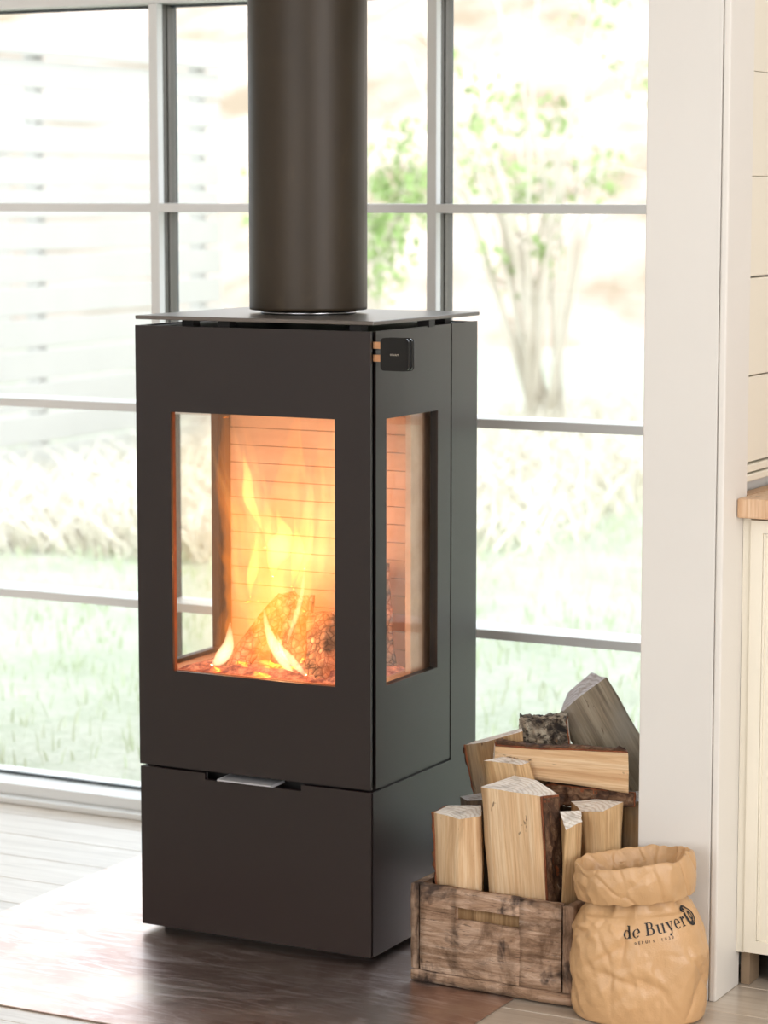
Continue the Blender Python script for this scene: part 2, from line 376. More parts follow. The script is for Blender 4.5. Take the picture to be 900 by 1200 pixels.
# core: base box, back, roof, corner posts (black)
core = MB().box(-.442, -.004, .012, .385, .016, .272)
core.box(-.442, -.004, .040, .385, .272, .300)
core.box(-.440, -.010, .012, .385, .300, .452)
core.box(-.440, -.010, .285, .385, .452, .915)
core.box(-.440, -.010, .012, .385, .915, 1.047)
for x0, x1 in ((-.440, -.402), (-.050, -.008)): core.box(x0, x1, .0095, .044, .452, .915)
core.build('carcass', BLACK, st)
for sx, x0, x1 in ((1, -.0035, 0.0), (-1, -.450, -.4465)):
    MB().prism([(.004, .015), (.390, .015), (.390, ZD), (.2915, ZD), (.2915, ZS1), (.004, ZS1)], 0, x0, x1).build('side_panel', STOVE, st, bevel=.0006, seg=1)
    # side door panel with its window opening
    a, b_, c, d = .014, .2865, .0504, .238
    q = MB()
    q.box(x0, x1, a, b_, ZS2, WB).box(x0, x1, a, b_, WT, ZD).box(x0, x1, a, c, WB, WT).box(x0, x1, d, b_, WB, WT)
    pn = q.build('side_door_panel', STOVE, st)
    xi0, xi1 = (x0 - .011, x0) if sx > 0 else (x1, x1 + .011)
    r = MB().box(xi0, xi1, c - .006, c, WB - .006, WT + .006).box(xi0, xi1, d, d + .006, WB - .006, WT + .006).box(xi0, xi1, c, d, WT, WT + .006).box(xi0, xi1, c, d, WB - .006, WB)
    r.build('window_reveal', BLACK, pn)
    gx = x0 - .0145 if sx > 0 else x1 + .0115
    MB().box(gx, gx + .003, .030, .258, WB - .012, WT + .010).build('side_glass', SGLASS, st)
MB().box(-.4465, -.0035, .386, .390, .015, ZD).build('back_panel', STOVE, st)
fp = MB().box(-.452, -.0025, 0, .006, ZS2, WB).box(-.452, -.0025, 0, .006, WT, ZD).box(-.452, -.3831, 0, .006, WB, WT).box(-.0686, -.0025, 0, .006, WB, WT)
fpo = fp.build('front_door_panel', STOVE, st)
MB().box(-.3891, -.3831, .006, .0145, WB - .006, WT + .006).box(-.0686, -.0626, .006, .0145, WB - .006, WT + .006).box(-.3831, -.0686, .006, .0145, WT, WT + .006).box(-.3831, -.0686, .006, .0145, WB - .006, WB).build('window_reveal', mat_plain('rusty_edge', (120, 66, 34), .7, .2, 60, .3), fpo)
MB().box(-.398, -.053, .0150, .0180, WB - .012, WT + .010).build('front_glass', SGLASS, st)
TOPP = mat_plain('top_plate_reflection_tone', (100, 92, 86), .3, .04, 5, 0, spec=.7)  # base colour lightened to stand in for the reflection on the top
MB().box(-.452, 0.0025, .000, .394, ZP0, ZP1).build('top_plate', TOPP, st, bevel=.001, seg=1)
for x, yy in ((-.39, .05), (-.31, .035), (-.06, .035), (-.06, .34), (-.39, .34), (-.02, .2)): MB().box(x, x + .022, yy, yy + .022, 1.047, ZP0).build('spacer_block', BLACK, st)
SATIN = mat_plain('satin_steel', (206, 206, 210), .35, .03, 30, .03, metal=.35)
# bottom lever
MB().prism([(-.0125, .2848), (-.0145, .2862), (-.0125, .2880), (.030, .2888), (.030, .2852)], 0, -.288, -.183).build('lever', SATIN, st, bevel=.0008)
# handle plate standing off the right corner on two copper arms
q = MB()
def rounded(x0, x1, z0, z1, r, n=5):
    out = []
    for cx, cz, a0 in ((x1 - r, z1 - r, 0), (x0 + r, z1 - r, 90), (x0 + r, z0 + r, 180), (x1 - r, z0 + r, 270)):
        for i in range(n + 1):
            t = math.radians(a0 + 90 * i / n); out.append((cx + r * math.cos(t), cz + r * math.sin(t)))
    return out
hx0, hx1, hz0, hz1 = .0225, .0715, .9885, 1.0395
hd = q.prism(rounded(hx0, hx1, hz0, hz1, .006), 1, -.0125, -.0045).build('handle_plate', GLOSSB, st, bevel=.0008)
MB().prism(rounded(hx0 + .0005, hx1 - .0005, hz0 + .0005, hz1 - .0005, .006), 1, -.0044, -.0028).build('rim', CHROME, hd)
MB().prism(rounded(hx0 + .002, hx1 + .001, hz0, hz1, .006), 1, -.0027, .0060).build('back_plate', GLOSSB, hd, bevel=.0008)
for z0 in (1.021, 1.0005): MB().box(-.002, .026, .0065, .0095, z0, z0 + .0115).build('handle_arm', COPPER, st, bevel=.0006)

def text_mesh(body, size):
    c = D.curves.new('t', 'FONT'); c.body = body; c.size = size; c.align_x = 'CENTER'; c.resolution_u = 3
    o = D.objects.new('t', c); COL.objects.link(o); bpy.context.view_layer.update()
    me = D.meshes.new_from_object(o.evaluated_get(bpy.context.evaluated_depsgraph_get()))
    v = [tuple(x.co) for x in me.vertices]; f = [tuple(p.vertices) for p in me.polygons]
    D.objects.remove(o); D.curves.remove(c); D.meshes.remove(me); return v, f
v, f = text_mesh('HWAM', .0048)
MB().add([((hx0 + hx1) / 2 + a, -.0127, (hz0 + hz1) / 2 - .002 + b) for a, b, _ in v], f).build('print', LETTER, hd, fix=False)

# fire chamber lining: individual horizontal slabs
zz = .452
while zz < .912:
    z1 = min(zz + .0312, .914)
    MB().box(-.425, -.046, .262 + random.uniform(0, .0012), .284, zz + .0005, z1 - .0005).build('lining_slab', BRICK, st, bevel=.0007, seg=1); zz += .0312
MB().box(-.045, -.034, .205, .284, .453, .914).build('lining_post', BRICK, st, bevel=.001)
MB().box(-.438, -.427, .248, .284, .453, .914).build('lining_post', BLACK, st)
MB().box(-.436, -.012, .020, .2615, .4522, .4560).build('hearth_tray', BRICK, st)
# embers bed
pts = []; nx, ny = 60, 36
for j in range(ny):
    for i in range(nx):
        x = -.405 + .35 * i / (nx - 1); yy = .05 + .19 * j / (ny - 1); e = min(i, nx - 1 - i, 4 * j / 4, ny - 1 - j) / 5
        h = min(1, e) * (.010 + .012 * noise.noise(Vector((x * 30, yy * 30, 0))) + .006 * noise.noise(Vector((x * 90, yy * 90, 3))))
        pts.append((x, yy, .4565 + max(0, h)))
tag(MB().grid(pts, nx, ny).build('ember_bed', EMBER, fix=False), 'glowing red ember bed on the stove firebox floor', 'embers', kind='stuff')

# ------------------------------------------------------------------ logs
def log(name, label, A, B, mats, bark=(), barkmat=None, group=None, cat='firewood', nl=18, ns=6, rough=.0018, bt=.0035, seed=0, extend=0, end_mat=None, cut=.0):
    A = [Vector(a) for a in A]; B = [Vector(b) for b in B]; n = len(A)
    if extend:          # lengthen beyond end B to z = extend
        B2 = []
        for a, b in zip(A, B):
            t = (extend - a.z) / (b.z - a.z); B2.append(a.lerp(b, t))
        B = B2
    ca = sum(A, Vector()) / n; cb = sum(B, Vector()) / n; ax = (cb - ca).normalized()
    q = ax.to_track_quat('Z', 'Y'); org = (ca + cb) / 2; mw = Matrix.Translation(org) @ q.to_matrix().to_4x4(); inv = mw.inverted()
    A = [inv @ a for a in A]; B = [inv @ b for b in B]; la = inv @ ca; lb = inv @ cb
    ring = []
    for i in range(n):
        for k in range(ns): ring.append((i, k / ns))
    N = len(ring); pts = []
    def surf(i, t, u, off=0.0, rg=rough, fq=1.0):
        a = A[i].lerp(A[(i + 1) % n], t); b = B[i].lerp(B[(i + 1) % n], t); p = a.lerp(b, u); c = la.lerp(lb, u); d = (p - c); d.z = 0; L = d.length or 1; d /= L
        sd = Vector((seed * 7.3, seed * 3.1, 0))
        r = noise.noise(Vector((p.x * 110, p.y * 110, p.z * 6)) + sd) * rg + noise.noise(Vector((p.x * 30, p.y * 30, p.z * 14)) + sd) * rg * 1.8
        if fq > 1: r += rg * 1.2 * noise.noise(Vector((p.x * 160, p.y * 160, p.z * 120)) + sd) + rg * (noise.voronoi(p * 70)[0][0] - .3) * 1.5
        return p + d * (r + off)
    for j in range(nl + 1):
        for i, t in ring: pts.append(surf(i, t, j / nl))
    mb = MB(); mb.grid(pts, N, nl + 1, True)
    for row, c, flip in ((0, la, True), (nl, lb, False)):
        base = [pts[row * N + k] for k in range(N)]; rings = [base]
        for s in (.66, .33): rings.append([c.lerp(p, s) + Vector((0, 0, random.uniform(-.0006, .0006))) for p in base])
        vs = sum(rings, []) + [c]; fs = []
        for r_ in range(2):
            for k in range(N):
                k2 = (k + 1) % N; fs.append((r_ * N + k, r_ * N + k2, (r_ + 1) * N + k2, (r_ + 1) * N + k))
        for k in range(N): fs.append((2 * N + k, 2 * N + (k + 1) % N, 3 * N))
        mb.add(vs, [f[::-1] for f in fs] if flip else fs, 1)
    o = mb.build(name, [mats, end_mat or END]); o.matrix_world = mw; tag(o, label, cat, group or ('split logs in and on the crate' if name == 'split_log' else 'burning logs in the stove'))
    if bark:
        for lo, hi, mt, u0, nm in ((-.0005, bt * .55, INNER, 0.0, 'inner_bark'), (bt * .5, bt, barkmat or BARK, .012, 'bark')):
            outer = []; inner = []; m2 = 10; nl2 = 46; rows = []
            seq = []
            for i in bark:
                for k in range(m2): seq.append((i, k / m2))
            seq.append((bark[-1], .9999))
            if u0: seq = seq[1:-1]
            for j in range(nl2 + 1):
                u = u0 + (1 - 2 * u0) * j / nl2
                for s_, (i, t) in enumerate(seq): outer.append(surf(i, t, u, hi, rough * (2.2 if u0 else 1.0), 2))
                for s_, (i, t) in enumerate(seq): inner.append(surf(i, t, u, lo, rough, 1))
            ms = len(seq); b2 = MB(); rowsz = 2 * ms; pts2 = []
            for j in range(nl2 + 1): pts2 += outer[j * ms:(j + 1) * ms] + inner[j * ms:(j + 1) * ms][::-1]
            b2.grid(pts2, rowsz, nl2 + 1, True)
            b2.f += [tuple(range(rowsz)), tuple(nl2 * rowsz + k for k in range(rowsz))[::-1]]; b2.mi += [0, 0]; b2.sm += [False, False]
            bo = b2.build(nm, mt); bo.parent = o
    return o

# upright pieces in front
log('split_log', 'tall thick fresh split log standing upright, front and centre in the crate', [(0.208, -0.02, 0.33), (0.313, -0.025, 0.327), (0.323, 0.02, 0.322), (0.272, 0.05, 0.334), (0.231, 0.055, 0.336)],
    [(0.222, -0.02, 0.159), (0.324, -0.025, 0.16), (0.336, 0.02, 0.155), (0.299, 0.05, 0.16), (0.246, 0.055, 0.159)], W_FRESH, bark=(1,), extend=.035, seed=1, nl=26)
log('split_log', 'short pale split log with bark edge, standing at the left of the crate', [(0.116, -0.005, 0.275), (0.174, -0.03, 0.275), (0.205, -0.012, 0.280), (0.186, 0.03, 0.287), (0.123, 0.03, 0.280)],
    [(0.120, -0.005, 0.159), (0.173, -0.03, 0.163), (0.205, -0.012, 0.159), (0.190, 0.03, 0.166), (0.128, 0.03, 0.162)], W_FRESH, bark=(4,), extend=.035, seed=2, bt=.005)
log('split_log', 'narrow ridged split log standing just right of the tall centre log', [(0.332, 0.004, 0.299), (0.358, -0.026, 0.278), (0.374, 0.0, 0.288), (0.36, 0.03, 0.298)],
    [(0.343, 0.004, 0.154), (0.352, -0.028, 0.160), (0.366, 0.0, 0.172), (0.360, 0.03, 0.174)], W_TAN, extend=.035, seed=3)
log('split_log', 'tan two faced split log standing behind the narrow ridged log', [(0.322, 0.075, 0.299), (0.357, 0.040, 0.294), (0.392, 0.040, 0.298), (0.412, 0.075, 0.308), (0.361, 0.090, 0.304)],
    [(0.336, 0.075, 0.149), (0.374, 0.040, 0.156), (0.396, 0.040, 0.154), (0.408, 0.075, 0.157), (0.37, 0.09, 0.153)], W_TAN, extend=.168, seed=4)
log('split_log', 'grey brown log standing by the white post, pale cut top', [(0.370, 0.145, 0.302), (0.399, 0.116, 0.298), (0.432, 0.116, 0.303), (0.424, 0.16, 0.312)],
    [(0.371, 0.145, 0.149), (0.398, 0.116, 0.151), (0.430, 0.116, 0.156), (0.418, 0.16, 0.151)], W_OLD, extend=.168, seed=5, end_mat=ENDG)
log('split_log', 'small grey dark log end peeping out behind the left pale log', [(0.110, 0.10, 0.279), (0.139, 0.07, 0.281), (0.182, 0.07, 0.287), (0.158, 0.115, 0.289)],
    [(0.112, 0.1, 0.254), (0.14, 0.07, 0.257), (0.182, 0.07, 0.269), (0.158, 0.115, 0.263)], W_DARK, extend=.035, seed=6, end_mat=ENDG)
log('split_log', 'small tan slab leaning behind the tall centre log', [(0.172, 0.067, 0.352), (0.241, 0.062, 0.353), (0.247, 0.080, 0.355), (0.196, 0.088, 0.357)],
    [(0.175, 0.067, 0.313), (0.252, 0.062, 0.314), (0.257, 0.080, 0.325), (0.204, 0.088, 0.325)], W_TAN, extend=.12, seed=7)
log('split_log', 'tan slab with rough left edge standing at the back left of the crate', [(0.098, 0.15, 0.355), (0.142, 0.125, 0.368), (0.213, 0.125, 0.394), (0.192, 0.17, 0.389), (0.103, 0.18, 0.357)],
    [(0.112, 0.15, 0.275), (0.152, 0.125, 0.291), (0.218, 0.125, 0.313), (0.2, 0.17, 0.308), (0.122, 0.18, 0.282)], W_OLD, bark=(4,), extend=.035, seed=8)
log('split_log', 'dark barked log lying across behind the tall centre log', [(0.267, 0.1, 0.317), (0.27, 0.094, 0.286), (0.255, 0.132, 0.281), (0.258, 0.13, 0.317)],
    [(0.424, 0.1, 0.318), (0.426, 0.095, 0.300), (0.419, 0.113, 0.300), (0.419, 0.113, 0.318)], W_DARK, bark=(0,), seed=9)
log('split_log', 'long pale split log lying across the pile with bark along its top', [(0.177, 0.097, 0.370), (0.176, 0.092, 0.326), (0.160, 0.119, 0.322), (0.166, 0.118, 0.372)],
    [(0.411, 0.098, 0.382), (0.415, 0.092, 0.320), (0.392, 0.130, 0.321), (0.392, 0.130, 0.379)], W_FRESH, bark=(3,), seed=10, nl=26, bt=.004, rough=.0014)
log('split_log', 'short log with mottled black and white bark lying near the top of the pile', [(0.180, 0.19, 0.391), (0.183, 0.182, 0.348), (0.156, 0.235, 0.340), (0.160, 0.225, 0.389)],
    [(0.264, 0.19, 0.400), (0.275, 0.182, 0.352), (0.252, 0.235, 0.344), (0.250, 0.225, 0.400)], W_DARK, bark=(3, 0), barkmat=BIRCH, seed=11, bt=.005, rough=.002)
log('split_log', 'big weathered grey split log tilted on top of the pile', [(0.227, 0.24, 0.402), (0.266, 0.235, 0.437), (0.313, 0.24, 0.474), (0.266, 0.28, 0.470), (0.220, 0.29, 0.430)],
    [(0.345, 0.24, 0.211), (0.383, 0.235, 0.252), (0.424, 0.24, 0.307), (0.378, 0.28, 0.297), (0.337, 0.29, 0.24)], W_GREY, seed=12, end_mat=ENDG, nl=26, rough=.0022)
# the supporting log hidden under the pile
log('split_log', 'brown log standing in the crate under the mottled bark log', [(0.20, 0.19, 0.338), (0.235, 0.175, 0.34), (0.26, 0.20, 0.34), (0.23, 0.228, 0.336)],
    [(0.20, 0.19, 0.2), (0.235, 0.175, 0.2), (0.26, 0.20, 0.2), (0.23, 0.228, 0.2)], W_OLD, extend=.035, seed=13)

log('split_log', 'short brown log standing low in the crate behind the tall centre log', [(0.248, 0.158, 0.272), (0.29, 0.142, 0.272), (0.326, 0.146, 0.272), (0.313, 0.17, 0.274)],
    [(0.248, 0.158, 0.135), (0.291, 0.142, 0.132), (0.327, 0.146, 0.135), (0.314, 0.17, 0.148)], W_DARK, extend=.035, seed=14)

# ------------------------------------------------------------------ crate
cr = D.objects.new('wooden_crate', None); COL.objects.link(cr)
tag(cr, 'worn brown wooden crate full of split firewood on the floor', 'crate')
CW, CD, CH = .290, .372, .163
CZ = HZ + .0002
def rough_box(mb, x0, x1, y0, y1, z0, z1, seed=0, nx=14, nz=8, amp=.0012):
    def face(o, ux, uy, a, b):
        ps = []
        for j in range(b + 1):
            for i in range(a + 1): ps.append(Vector(o) + Vector(ux) * (i / a) + Vector(uy) * (j / b))
        mb.grid(ps, a + 1, b + 1)
    dx, dy, dz = x1 - x0, y1 - y0, z1 - z0; s = lambda L: max(2, int(L / .012))
    o0 = len(mb.v)
    face((x0, y0, z0), (dx, 0, 0), (0, 0, dz), s(dx), s(dz)); face((x0, y1, z0), (0, 0, dz), (dx, 0, 0), s(dz), s(dx))
    face((x0, y0, z0), (0, 0, dz), (0, dy, 0), s(dz), s(dy)); face((x1, y0, z0), (0, dy, 0), (0, 0, dz), s(dy), s(dz))
    face((x0, y0, z1), (dx, 0, 0), (0, dy, 0), s(dx), s(dy)); face((x0, y0, z0), (0, dy, 0), (dx, 0, 0), s(dy), s(dx))
    c = Vector(((x0 + x1) / 2, (y0 + y1) / 2, (z0 + z1) / 2)); h = Vector((dx / 2, dy / 2, dz / 2)); r = .003
    for i in range(o0, len(mb.v)):
        p = Vector(mb.v[i]); d = p - c
        # soften edges
        q = Vector([max(-h[k] + r, min(h[k] - r, d[k])) for k in range(3)]); e = d - q
        if e.length > r: e = e.normalized() * r
        p = c + q + e; nn = noise.noise(p * 40 + Vector((seed, 0, 0))); n2 = noise.noise(p * 95 + Vector((0, seed, 0)))
        p += (e.normalized() if e.length > 1e-6 else Vector()) * (amp * nn + amp * .7 * n2); p.z = max(p.z, CZ * 0 + .0002); mb.v[i] = tuple(p)
    return mb
def crate_part(name, boxes, m, seed):
    mb = MB()
    for b in boxes: rough_box(mb, *b, seed=seed)
    o = mb.build(name, m); o.parent = cr
    bm = bmesh.new(); bm.from_mesh(o.data); bmesh.ops.remove_doubles(bm, verts=bm.verts, dist=2e-5); bm.to_mesh(o.data); bm.free(); return o
hw = CW / 2
sx0, sx1, sz0, sz1 = -hw + .083, -hw + .196, .1125, .132
crate_part('front_board', [(-hw + .017, sx0, 0, .015, .020, CH), (sx1, hw - .018, 0, .015, .020, CH), (sx0 - .004, sx1 + .004, 0, .015, .020, sz0), (sx0 - .004, sx1 + .004, 0, .015, sz1, CH)], CRATE, 1)
crate_part('slot_back', [(sx0 - .006, sx1 + .006, .0105, .0145, sz0 - .004, sz1 + .004)], CRATE_L, 2)
crate_part('end_board', [(-hw, -hw + .0165, .0005, CD, .0205, CH - .001)], CRATE_E, 3)
crate_part('end_board', [(hw - .0175, hw, .0005, CD, .0205, CH - .002)], CRATE_E, 4)
crate_part('base_board', [(-hw, hw, -.0005, CD, .0004, .0195)], CRATE, 5)
crate_part('back_board', [(-hw + .017, hw - .018, CD - .015, CD, .020, CH - .003)], CRATE, 6)
cr.location = (.2385, -.051, CZ); cr.rotation_euler = (0, 0, math.radians(-2.2))
for o in list(cr.children):
    pass
# move crate origin so that its front left corner is at the wanted place
# ------------------------------------------------------------------ paper bag
bag = thing('paper_bag', 'crumpled brown kraft paper bag with rolled cuff beside the crate', 'paper bag', (.482, -.022, .0006))
CAMAZ = math.atan2(-3.6934 + .022, 1.9641 - .487)
prof = [(.86, .000), (.975, .003), (1.0, .014), (1.01, .035), (1.02, .065), (1.02, .095), (1.0, .120), (.955, .142), (.87, .160), (.76, .174), (.67, .186), (.64, .198), (.66, .212), (.71, .226), (.77, .238), (.81, .2455), (.84, .247), (.865, .243), (.89, .233), (.90, .220), (.89, .208), (.87, .199), (.85, .192)]
def catm(ps, t):
    n = len(ps) - 1; x = t * n; i = min(int(x), n - 1); f = x - i
    p0, p1, p2, p3 = ps[max(i - 1, 0)], ps[i], ps[i + 1], ps[min(i + 2, n)]
    return tuple(.5 * (2 * b + (c - a) * f + (2 * a - 5 * b + 4 * c - d) * f * f + (3 * b - a - 3 * c + d) * f ** 3) for a, b, c, d in zip(p0, p1, p2, p3))
def ridged(p): return 1 - 2 * abs(noise.noise(p))
def bag_pt(th, t, off=0.0, smooth=False):
    """th: angle from the direction towards the camera; t: along the profile"""
    r, z = catm(prof, t); n = len(prof) - 1; it = t * n
    c, s = math.cos(th), math.sin(th)          # c: towards viewer, s: to the right of the viewer
    e = 2.6 if z < .17 and it < 10 else 2.15
    k = (abs(c) ** e + abs(s) ** e) ** (-1 / e)
    ax, ay = .0995, .078
    if it > 11: ay = .080
    x = s * k * ax * r; yv = c * k * ay * r
    p = Vector((x, yv, z)); q = Vector((x * 1.0, yv * 1.0, z * .8))
    w1 = .25 + .75 * min(1, max(0, z) / .035) if it < 4 else 1
    if it > 11: w1 = .9
    print_zone = max(0, 1 - max(0, abs(math.degrees(th) - 27) - 42) / 12) * max(0, 1 - max(0, abs(z - .150) - .024) / .015) if it < 11 else 0
    a = (1 - .88 * print_zone) * w1
    d = .0052 * ridged(q * 12 + Vector((3, 1, 7))) * a + .0026 * ridged(Vector((q.x + q.z * .6, q.y, q.z * .55)) * 34 + Vector((1, 5, 2))) * a + .0012 * noise.noise(q * 85) * a
    vf = noise.voronoi(Vector((q.x + q.z * .4, q.y, q.z * .7)) * (15 if it < 11 else 22) + Vector((2, 9, 4)))[0]; d -= .0026 * a * max(0, 1 - (vf[1] - vf[0]) / .16)
    # neck gathers
    g = math.exp(-((it - 10.6) / 1.9) ** 2); d += g * .0060 * math.sin(th * 9 + 1.6 * math.sin(th * 2) + 2.5 * noise.noise(Vector((s, c, 0)) * 2)) * (1 - .7 * print_zone)
    # diagonal folds left of centre
    if it < 10:
        u = x + .045; d += .007 * a * (abs(((z - .9 * u) * 16) % 1 - .5) - .25) * (1 if x < -.005 else .25)
        for (cx_, cz_, an, ln, dp) in ((-.022, .133, 80, .05, .009), (-.060, .105, 35, .05, .007), (-.030, .075, -18, .06, .007), (.015, .070, -25, .05, .004), (.085, .045, 70, .05, .009), (-.085, .14, 45, .04, .006)):
            ca_, sa_ = math.cos(math.radians(an)), math.sin(math.radians(an)); lx = (x - cx_) * ca_ + (z - cz_) * sa_; ly = -(x - cx_) * sa_ + (z - cz_) * ca_
            if abs(lx) < ln and c > -.2: d -= dp * math.exp(-abs(ly) / .007) * (1 - abs(lx) / ln) * (1 - .9 * print_zone)
    rl = math.hypot(x, yv) or 1; d += off
    x += x / rl * d; yv += yv / rl * d
    if it > 13: z += .004 * noise.noise(Vector((s * 2, c * 2, it * .3)) * 1.3) + (.0035 * noise.noise(Vector((s * 6, c * 6, it * .25))))
    # lean: the neck and cuff tip to the right, left shoulder droops
    tz = max(0, (z - .11) / .14); z += x * (.13 * tz) * (1 if it > 9 else 1); x += .001 - .012 * tz + .0
    if it > 11.5: z += -.10 * (yv) * 0
    # to world: viewer direction d, right r
    dx, dy = math.cos(CAMAZ), math.sin(CAMAZ); rx, ry = -dy, dx
    return Vector((.482 + dx * yv + rx * x, -.022 + dy * yv + ry * x, .0006 + max(z, 0)))
NU, NV = 320, 200
pts = [bag_pt(2 * PI * i / NU, j / (NV - 1)) for j in range(NV) for i in range(NU)]
mb = MB().grid(pts, NU, NV, True); 
bottom = [bag_pt(2 * PI * i / NU, 0) for i in range(NU)]; cbt = sum(bottom, Vector()) / NU
mb.add(bottom + [cbt], [(i, NU, (i + 1) % NU) for i in range(NU)])
bo = mb.build('paper_body', [PAPER, PAPER_IN], bag, fix=False)
so = bo.modifiers.new('thickness', 'SOLIDIFY'); so.thickness = .0008; so.offset = -1; so.material_offset = 1
from mathutils.bvhtree import BVHTree
tree = BVHTree.FromPolygons([tuple(v) for v in mb.v], mb.f)
def on_bag(th, t, off):
    p = bag_pt(th, t); c = Vector((.482, -.022, p.z)); d = (p - c).normalized(); hit = tree.ray_cast(c + d * .3, -d, .3)
    return (hit[0] if hit[0] is not None else p) + d * off
# print: hand drawn letters in the style of the lettering
def arc(cx, cy, rx, ry, tw, th, a0, a1, n=14):
    out = []
    for i in range(n):
        q = []
        for a in (a0 + (a1 - a0) * i / n, a0 + (a1 - a0) * (i + 1) / n):
            c, s = math.cos(math.radians(a)), math.sin(math.radians(a)); q.append(((cx + rx * c, cy + ry * s), (cx + (rx - tw) * c, cy + (ry - th) * s)))
        out.append([q[0][0], q[1][0], q[1][1], q[0][1]])
    return out
def bar(x0, y0, x1, y1, n=6): return [[(x0, y0 + (y1 - y0) * i / n), (x1, y0 + (y1 - y0) * i / n), (x1, y0 + (y1 - y0) * (i + 1) / n), (x0, y0 + (y1 - y0) * (i + 1) / n)] for i in range(n)]
def slant(x0, x1, y0, X0, X1, y1, n=8):
    L = lambda a, b, t: a + (b - a) * t
    return [[(L(x0, X0, i / n), L(y0, y1, i / n)), (L(x1, X1, i / n), L(y0, y1, i / n)), (L(x1, X1, (i + 1) / n), L(y0, y1, (i + 1) / n)), (L(x0, X0, (i + 1) / n), L(y0, y1, (i + 1) / n))] for i in range(n)]
def hbar(x0, x1, y, t=.08): return bar(x0, y, x1, y + t, 1)
GL = {
 'd': (1.0, arc(.42, .5, .40, .52, .20, .07, 40, 320) + bar(.60, 0, .82, 1.5) + hbar(.48, .62, 1.44) + hbar(.8, .98, 0)),
 'e': (.95, arc(.44, .5, .42, .52, .20, .07, 0, 315) + hbar(.22, .84, .48)),
 'B': (1.25, bar(.14, 0, .38, 1.42) + hbar(0, .6, 0) + hbar(0, .55, 1.34) + hbar(.3, .6, .70) + arc(.52, 1.06, .44, .36, .22, .07, -90, 90) + arc(.56, .39, .52, .39, .24, .07, -90, 90)),
 'u': (1.15, bar(.12, .3, .34, 1.0) + hbar(0, .2, .92) + arc(.42, .32, .30, .34, .20, .10, 180, 300) + bar(.72, 0, .94, 1.0) + hbar(.58, .75, .92) + hbar(.9, 1.1, 0)),
 'y': (1.0, slant(.10, .36, 1.0, .46, .62, -.02) + slant(.78, .85, 1.0, .40, .52, -.28) + hbar(0, .46, .92) + hbar(.62, 1.0, .92) + arc(.30, -.34, .13, .13, .13, .13, 0, 360) + arc(.32, -.22, .17, .22, .08, .08, 270, 340)),
 'r': (.78, bar(.14, 0, .36, 1.0) + hbar(0, .5, 0) + hbar(0, .2, .92) + arc(.62, .84, .13, .13, .13, .13, 0, 360) + arc(.60, .64, .27, .34, .08, .10, 70, 170)),
 ' ': (.42, []),
}
def tbag(zl):      # profile parameter at which the outer body has height zl
    lo, hi = 2 / 22, 9.5 / 22
    for _ in range(30):
        m = (lo + hi) / 2
        if catm(prof, m)[1] < zl: lo = m
        else: hi = m
    return lo
def print_on_bag(name, polys, sx, x0, z0, slope, parent):
    mb = MB()
    for poly in polys:
        vs = []
        for a, b in poly:
            s = x0 + a * sx; zl = z0 + b * sx * 1.06 + slope * (a * sx)
            # s is arc length across the front, turned into an angle
            th = math.radians(-13) + s / .086
            vs.append(on_bag(th, tbag(zl), .0010))
        mb.add(vs, [tuple(range(len(vs)))])
    return mb.build(name, INK, parent, fix=False)
word = []; xp = 0
for ch in 'de Buyer':
    wd, pg = GL[ch]; word += [[(a + xp, b) for a, b in q] for q in pg]; xp += wd * 1.0 + .06
SXL = .0120
SLP = .15
print_on_bag('lettering', word, SXL, 0, .1395, SLP, bo)
W_ = xp * SXL
emb = arc(0, 0, 1.0, .85, .22, .16, 0, 360, 28) + arc(-.28, .05, .74, .78, .40, .3, 50, 310, 20) + arc(.18, -.05, .40, .40, .2, .2, 0, 360, 20)
print_on_bag('emblem', [[(a * 1.2 + xp + 1.45, b * 1.2 + .55) for a, b in q] for q in emb], SXL, 0, .1395, SLP, bo)
small = []
def seg(p, q, t=.09):
    d = Vector((q[0] - p[0], q[1] - p[1])); n = Vector((-d.y, d.x)).normalized() * t; a, b = Vector(p), Vector(q); m = (a + b) / 2
    return [[tuple(a - n), tuple(m - n), tuple(m + n), tuple(a + n)], [tuple(m - n), tuple(b - n), tuple(b + n), tuple(m + n)]]
SG = {'D': seg((0, 0), (0, 1)) + arc(0, .5, .6, .5, .17, .17, -90, 90, 8), 'E': seg((0, 0), (0, 1)) + seg((0, .05), (.5, .05)) + seg((0, .5), (.45, .5)) + seg((0, .95), (.5, .95)),
 'P': seg((0, 0), (0, 1)) + arc(0, .72, .5, .28, .16, .16, -90, 90, 8), 'U': seg((0, .35), (0, 1)) + seg((.6, .35), (.6, 1)) + arc(.3, .35, .39, .35, .17, .17, 180, 360, 8),
 'I': seg((.1, 0), (.1, 1)), 'S': arc(.3, .73, .3, .27, .16, .16, 20, 270, 8) + arc(.3, .27, .3, .27, .16, .16, -160, 90, 8), '1': seg((.2, 0), (.2, 1)) + seg((0, .75), (.2, .98)),
 '8': arc(.3, .73, .27, .27, .15, .15, 0, 360, 10) + arc(.3, .27, .32, .27, .16, .16, 0, 360, 10), '3': arc(.25, .73, .27, .27, .15, .15, -90, 150, 8) + arc(.25, .27, .3, .27, .16, .16, -150, 90, 8),
 '0': arc(.3, .5, .32, .5, .16, .16, 0, 360, 10), ' ': []}
xs_ = 0
for ch in 'DEPUIS  1830':
    small += [[(a + xs_, b) for a, b in q] for q in SG[ch]]; xs_ += 1.25 if ch != ' ' else .9
SM = .0038
print_on_bag('small_print', [[(a + 4.0, b) for a, b in q] for q in small], SM, 0, .1290, SLP, bo)

